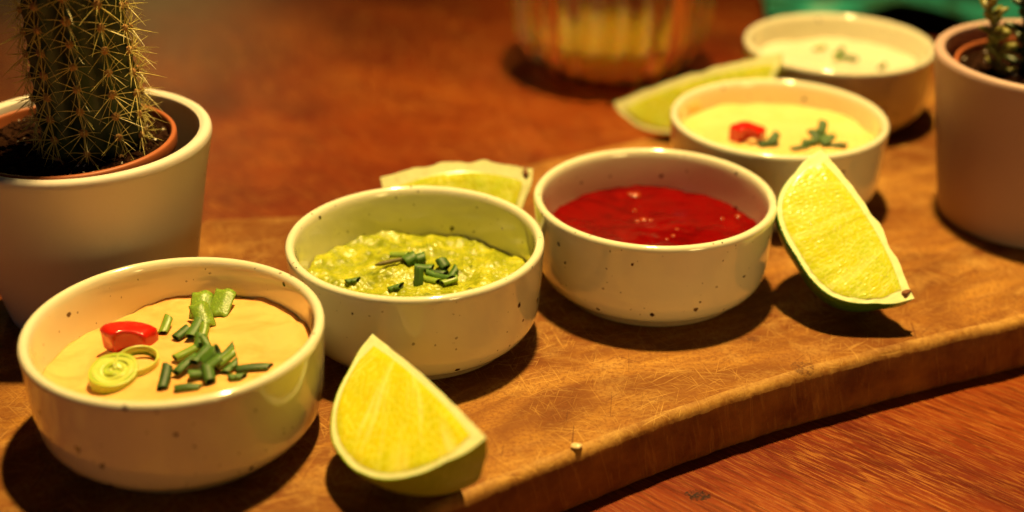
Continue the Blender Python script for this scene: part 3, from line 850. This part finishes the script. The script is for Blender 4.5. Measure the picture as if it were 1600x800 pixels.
# ------------------------------------------------------------------ pots
def pot(name, loc, R, Hh, rb, mat, label):
    t = .0018
    prof = [(.0002, .0005), (rb-.003, .0006), (rb-.001, .0004), (rb, .0016), (rb+(R-rb)*.25, Hh*.25), (rb+(R-rb)*.5, Hh*.5), (rb+(R-rb)*.75, Hh*.75), (R-.0003, Hh-.004), (R, Hh-.0018), (R-.0004, Hh-.0005), (R-t*.9, Hh), (R-t*1.6, Hh-.0005), (R-t*1.9, Hh-.002), (R-t*2.1-.0005, Hh*.75), (rb+(R-rb)*.4-t*2, Hh*.4), (rb-.004, .006), (.0002, .005)]
    V, F = lathe(prof, 128, 4, False)
    o = link(name, mesh(name, V, F), mat)
    o.location = loc
    tag(o, label, 'plant pot', 'small ceramic pots on the board')
    return o
def inner_pot(loc, R, depth, label, cat_seed):
    r = empty('nursery_pot', loc)
    V, F = lathe([(R-.007, -depth), (R-.004, -depth*.5), (R-.0015, -.007), (R-.0014, -.0042), (R, -.004), (R+.0002, -.0006), (R-.0005, 0), (R-.0012, -.0004), (R-.0016, -.004), (R-.0042, -depth*.5), (R-.0075, -depth+.001), (.0002, -depth+.001)], 96, 3, False)
    link('pot_wall', mesh('pot_wall', V, F), M['terra'], r)
    V = []; F = []; rings, seg = 40, 120
    V.append((0, 0, -.0026))
    for j in range(1, rings+1):
        rr = (R-.0018)*j/rings
        for k in range(seg):
            a = 2*PI*k/seg; x, y = rr*math.cos(a), rr*math.sin(a)
            V.append((x, y, -.0032+.0012*fnoise(x, y, cat_seed, 260)+.0012*abs(fnoise(x, y, cat_seed+3, 620))))
    for k in range(seg): F.append((0, 1+k, 1+(k+1) % seg))
    for j in range(rings-1):
        for k in range(seg):
            a = 1+j*seg+k; b = 1+j*seg+(k+1) % seg; F.append((a, a+seg, b+seg, b))
    so = link('soil', mesh('soil', V, F), M['soil'], r)
    V = []; F = []
    def grain(s, x, y, z):
        n = len(V)
        q = rng.normal(size=(6, 3))*.25+np.array([(1, 0, 0), (-1, 0, 0), (0, 1, 0), (0, -1, 0), (0, 0, 1), (0, 0, -1)])
        ax = rng.uniform(.5, 1.6, 3)
        for p in q: V.append((x+p[0]*s*ax[0], y+p[1]*s*ax[1], z+p[2]*s*.7))
        for f in ((0, 2, 4), (2, 1, 4), (1, 3, 4), (3, 0, 4), (2, 0, 5), (1, 2, 5), (3, 1, 5), (0, 3, 5)): F.append(tuple(n+k for k in f))
    Vp, Fp = [], []
    for pas in range(2):
        V, F = [], []
        for _ in range((34, 600)[pas]):
            rr = (R-.0022)*math.sqrt(rng.uniform(.18, 1)); a = rng.uniform(0, 2*PI)
            grain(rng.uniform(.0003, .0008) if pas == 0 else rng.uniform(.0004, .0012), rr*math.cos(a), rr*math.sin(a), -.0022)
        g = link(('perlite_grains', 'bark_bits')[pas], mesh('grains', V, F), (M['perlite'], M['soil'])[pas], r, smooth=False)
        g['kind'] = 'stuff'
    r['label'] = label; r['category'] = 'nursery pot'
    r['group'] = 'terracotta inner pots'
    return r
PL = (-.1205, .3655, 0); HL = .0538
pot('ceramic_pot', PL, .0362, HL, .0265, M['pot_a'], 'matte white ceramic pot holding the spiny cactus')
inner_pot((PL[0]-.0018, PL[1]-.0030, HL-.0006), .0287, .045, 'terracotta plastic inner pot of dark soil around the cactus', 1)
PR = (.1713, .4279, 0); HR = .0563
pot('ceramic_pot', PR, .0368, HR, .0284, M['pot_b'], 'matte ceramic pot, shade put into its glaze colour, with a trailing green succulent, beside the white sauce')
inner_pot((PR[0]+.001, PR[1], HR-.0045), .0308, .042, 'terracotta plastic inner pot inside the shaded ceramic pot', 5)

# ------------------------------------------------------------------ cactus
def cactus():
    r = empty('cactus', (PL[0]+.0048, PL[1]-.0022, HL-.0050))
    ribs, Hc = 10, .094
    def rad(t):
        return .0150*(1-.22*t)*(1 if t < .78 else math.sqrt(max(0, 1-((t-.78)/.22)**2)))*(.93+.07*min(1, t*6))
    V = []; F = []; seg = ribs*14; nz = 150
    n_ar = 15
    for j in range(nz+1):
        t = j/nz
        R = rad(t)
        for i in range(seg):
            a = 2*PI*i/seg
            ph = ribs*a
            k = int(round(ribs*a/(2*PI))) % ribs
            tw = (t*n_ar+(k % 2)*.5) % 1
            bumpz = .5+.5*math.cos(2*PI*tw)
            c = (.5+.5*math.cos(ph))**1.3
            rr = R*(.82+.18*c*(.72+.28*bumpz))
            V.append((rr*math.cos(a), rr*math.sin(a), Hc*t))
    for j in range(nz):
        for i in range(seg):
            a = j*seg+i; b = j*seg+(i+1) % seg; F.append((a, b, b+seg, a+seg))
    F.append(tuple(nz*seg+i for i in range(seg)))
    link('body', mesh('body', V, F), M['cactus'], r)
    # three areole meshes with their spines, shared by all copies
    protos = []
    for q in range(4):
        bm = bmesh.new(); bmesh.ops.create_icosphere(bm, subdivisions=3, radius=.0011)
        for v in bm.verts:
            v.co.z *= .7; v.co += v.co.normalized()*.0005*max(0, noise.noise(v.co*2500+Vector((q, 0, 0))))
        me = bpy.data.meshes.new('areole'); bm.to_mesh(me); bm.free(); me.materials.append(M['felt'])
        V = []; F = []
        ns = 13
        for k in range(ns):
            if k < 10:
                az = 2*PI*k/10+random.uniform(-.2, .2); el = random.uniform(.12, .5); L = random.uniform(.0050, .0075)
            else:
                az = random.uniform(0, 2*PI); el = random.uniform(.8, 1.3); L = random.uniform(.004, .0070)
            d = Vector((math.cos(az)*math.cos(el), math.sin(az)*math.cos(el), math.sin(el)))
            if math.sin(az) < -.1: L *= 1.25                    # lower ones hang longer
            s1 = d.orthogonal().normalized(); s2 = d.cross(s1)
            n = len(V)
            bend = s1*random.uniform(-.0006, .0006)
            for st, w in ((0, .00012), (.5, .000095), (1, .00003)):
                c = d*L*st+bend*st*st+Vector((0, -.0006*st*st, 0))
                for z in range(4):
                    V.append(c+s1*w*math.cos(z*PI/2)+s2*w*math.sin(z*PI/2))
            for st in range(2):
                for z in range(4):
                    a = n+st*4+z; b = n+st*4+(z+1) % 4; F.append((a, b, b+4, a+4))
        ms = mesh('spines', V, F); ms.materials.append(M['spine'])
        protos.append((me, ms))
    for me, ms in protos:
        me.polygons.foreach_set('use_smooth', [True]*len(me.polygons))
    for k in range(ribs):
        a = 2*PI*k/ribs
        for j in range(n_ar+1):
            t = (j+(k % 2)*-.5)/n_ar
            if t < .015 or t > .97: continue
            R = rad(t)*1.0
            out = Vector((math.cos(a), math.sin(a), 0))
            # local y up, z outwards
            zax = (out+Vector((0, 0, max(0, (t-.72)*3)))).normalized()
            xax = Vector((0, 0, 1)).cross(zax).normalized(); yax = zax.cross(xax)
            mt = Matrix((xax, yax, zax)).transposed().to_4x4()
            mt = mt @ Matrix.Rotation(random.uniform(-.25, .25), 4, 'Z') @ Matrix.Scale(random.uniform(.88, 1.12)*(1 if t > .08 else .9), 4)
            mt.translation = out*R*.995+Vector((0, 0, Hc*t))
            me, ms = random.choice(protos)
            ar = bpy.data.objects.new('areole', me); COL.objects.link(ar); ar.parent = r; ar.matrix_local = mt
            sp = bpy.data.objects.new('spines', ms); COL.objects.link(sp); sp.parent = ar
    r.rotation_euler = (0, math.radians(5.5), math.radians(-90+360/ribs*.22))
    tag(r, 'dark green ribbed column cactus with pale spines, in the white pot', 'cactus')
cactus()

# ------------------------------------------------------------------ succulent in the shaded pot
def succulent():
    base = Vector((PR[0]+.003, PR[1]+.002, HR-.0085))
    r = empty('succulent', base)
    bm = bmesh.new(); bmesh.ops.create_uvsphere(bm, u_segments=10, v_segments=7, radius=1)
    for v in bm.verts:
        v.co = Vector((v.co.x*.0013*(1-.3*v.co.y), v.co.y*.0030, v.co.z*.0010))
        v.co.y += .0027
    leaf = bpy.data.meshes.new('leaf'); bm.to_mesh(leaf); bm.free()
    leaf.polygons.foreach_set('use_smooth', [True]*len(leaf.polygons))
    leaf.materials.append(M['leafdark'])
    leaf2 = leaf.copy(); leaf2.materials.clear(); leaf2.materials.append(M['leafyellow'])
    specs = [((-.0185, .0000, -.0005), (-.0225, .002, .018), (-.033, -.008, .040), leaf2, 26), ((-.010, .004, 0), (-.013, .002, .018), (-.017, -.004, .042), leaf, 26), ((-.006, -.006, 0), (-.008, -.010, .02), (-.010, -.014, .045), leaf, 26)]
    for q in range(18):
        a = 2*PI*q/18+.2
        rr = random.uniform(.002, .011)
        b = (rr*math.cos(a)+.006, rr*math.sin(a), 0)
        specs.append((b, (b[0]*1.3+.004, b[1]*1.3, random.uniform(.018, .028)), (b[0]*1.9+.006, b[1]*1.9, random.uniform(.036, .060)), leaf, 15))
    for p0, p1, p2, lf, nl in specs:
        p0, p1, p2 = map(Vector, (p0, p1, p2))
        pts = [(p0*(1-t)**2+p1*2*t*(1-t)+p2*t*t) for t in np.linspace(0, 1, 14)]
        V = []; F = []
        for i, p in enumerate(pts):
            d = (pts[min(i+1, 13)]-pts[max(i-1, 0)]).normalized(); s1 = d.orthogonal().normalized(); s2 = d.cross(s1)
            w = .0008*(1-.5*i/13)
            for z in range(6): V.append(p+s1*w*math.cos(z*PI/3)+s2*w*math.sin(z*PI/3))
        for i in range(13):
            for z in range(6):
                a = i*6+z; b = i*6+(z+1) % 6; F.append((a, b, b+6, a+6))
        st = link('stem', mesh('stem', V, F), M['leafyellow'] if lf is leaf2 else M['leafdark'], r)
        for k in range(nl):
            t = .04+.96*k/(nl-1)
            i = t*13; i0 = min(int(i), 12); p = pts[i0].lerp(pts[i0+1], i-i0)
            az = k*2.4+random.uniform(-.3, .3)
            d = Vector((math.cos(az), math.sin(az), random.uniform(.1, .9))).normalized()
            o = bpy.data.objects.new('leaf', lf); COL.objects.link(o); o.parent = st
            o.location = p; o.rotation_euler = d.to_track_quat('Y', 'Z').to_euler(); o.scale = (random.uniform(.95, 1.45),)*3
    tag(r, 'bushy dark succulent with one pale trailing stem, in the shaded pot', 'succulent')
succulent()

# ------------------------------------------------------------------ glass of amber drink
def tumbler():
    x, y = .0440, .615
    r = empty('glass_tumbler', (x, y, -T), .1)
    def ribbed(prof, seg, amp, z0, z1):
        P = spline(prof, 4); V = []; F = []
        for idx, (rr, z) in enumerate(P):
            f = min(1, max(0, (z-z0)/.012))
            for i in range(seg):
                a = 2*PI*i/seg
                q = rr*(1+amp*f*(abs(math.cos(13*a))-.5)) if idx < len(P)*.52 else rr
                V.append((q*math.cos(a), q*math.sin(a), z))
        n = len(P)
        for j in range(n-1):
            for i in range(seg):
                a = j*seg+i; b = j*seg+(i+1) % seg; F.append((a, b, b+seg, a+seg))
        return V, F
    V, F = ribbed([(.0002, 0), (.018, .0003), (.026, .0008), (.032, .004), (.038, .012), (.0415, .024), (.043, .040), (.0435, .060), (.043, .085), (.0428, .0905), (.0418, .0915), (.0408, .0905), (.0408, .085), (.0412, .060), (.0405, .040), (.039, .026), (.0365, .016), (.0315, .0075), (.022, .0040), (.0002, .0034)], 256, .10, .006, .09)
    link('glass_wall', mesh('glass_wall', V, F), M['glass'], r)
    V, F = lathe([(.0002, .0035), (.022, .0041), (.0314, .0076), (.0364, .0161), (.0374, .0200), (.0376, .0212), (.0370, .0206), (.0355, .0204), (.0002, .0203)], 96, 3, False)
    o = link('amber_drink', mesh('amber_drink', V, F), M['drink'])
    o.location = (x, y, -T)
    tag(o, 'amber drink in the bottom of the ribbed glass', 'drink')
    tag(r, 'blurred ribbed glass tumbler on the table behind the board', 'glass')
tumbler()

# ------------------------------------------------------------------ teal cloth at the back
def cloth():
    V = []; F = []; nu, nv = 90, 50
    for s in (0, 1):
        for j in range(nv+1):
            for i in range(nu+1):
                u, v = i/nu-.5, j/nv-.5
                x = u*.20; y = v*.13
                z = .012+.010*fnoise(u, v, 2, 4)+.008*math.sin(u*16+3*v)*(.6+.4*v)+.004*fnoise(u, v, 7, 11)
                z *= 1-.5*max(0, abs(u)*2-.7)
                V.append((x, y, max(.0008, z)+(.0012 if s == 0 else 0)))
    n = (nu+1)*(nv+1)
    for j in range(nv):
        for i in range(nu):
            a = j*(nu+1)+i; F.append((a, a+1, a+nu+2, a+nu+1)); F.append((n+a, n+a+nu+1, n+a+nu+2, n+a+1))
    loop = [k for k in range(nu+1)]+[j*(nu+1)+nu for j in range(1, nv+1)]+[nv*(nu+1)+k for k in range(nu-1, -1, -1)]+[j*(nu+1) for j in range(nv-1, 0, -1)]
    for q in range(len(loop)):
        a, b = loop[q], loop[(q+1) % len(loop)]; F.append((b, a, n+a, n+b))
    o = link('napkin', mesh('napkin', V, F), M['cloth'])
    o.location = (.231, .725, -T); o.rotation_euler = (0, 0, -.12)
    tag(o, 'crumpled teal patterned cloth napkin lying behind the farthest bowl', 'napkin')
cloth()
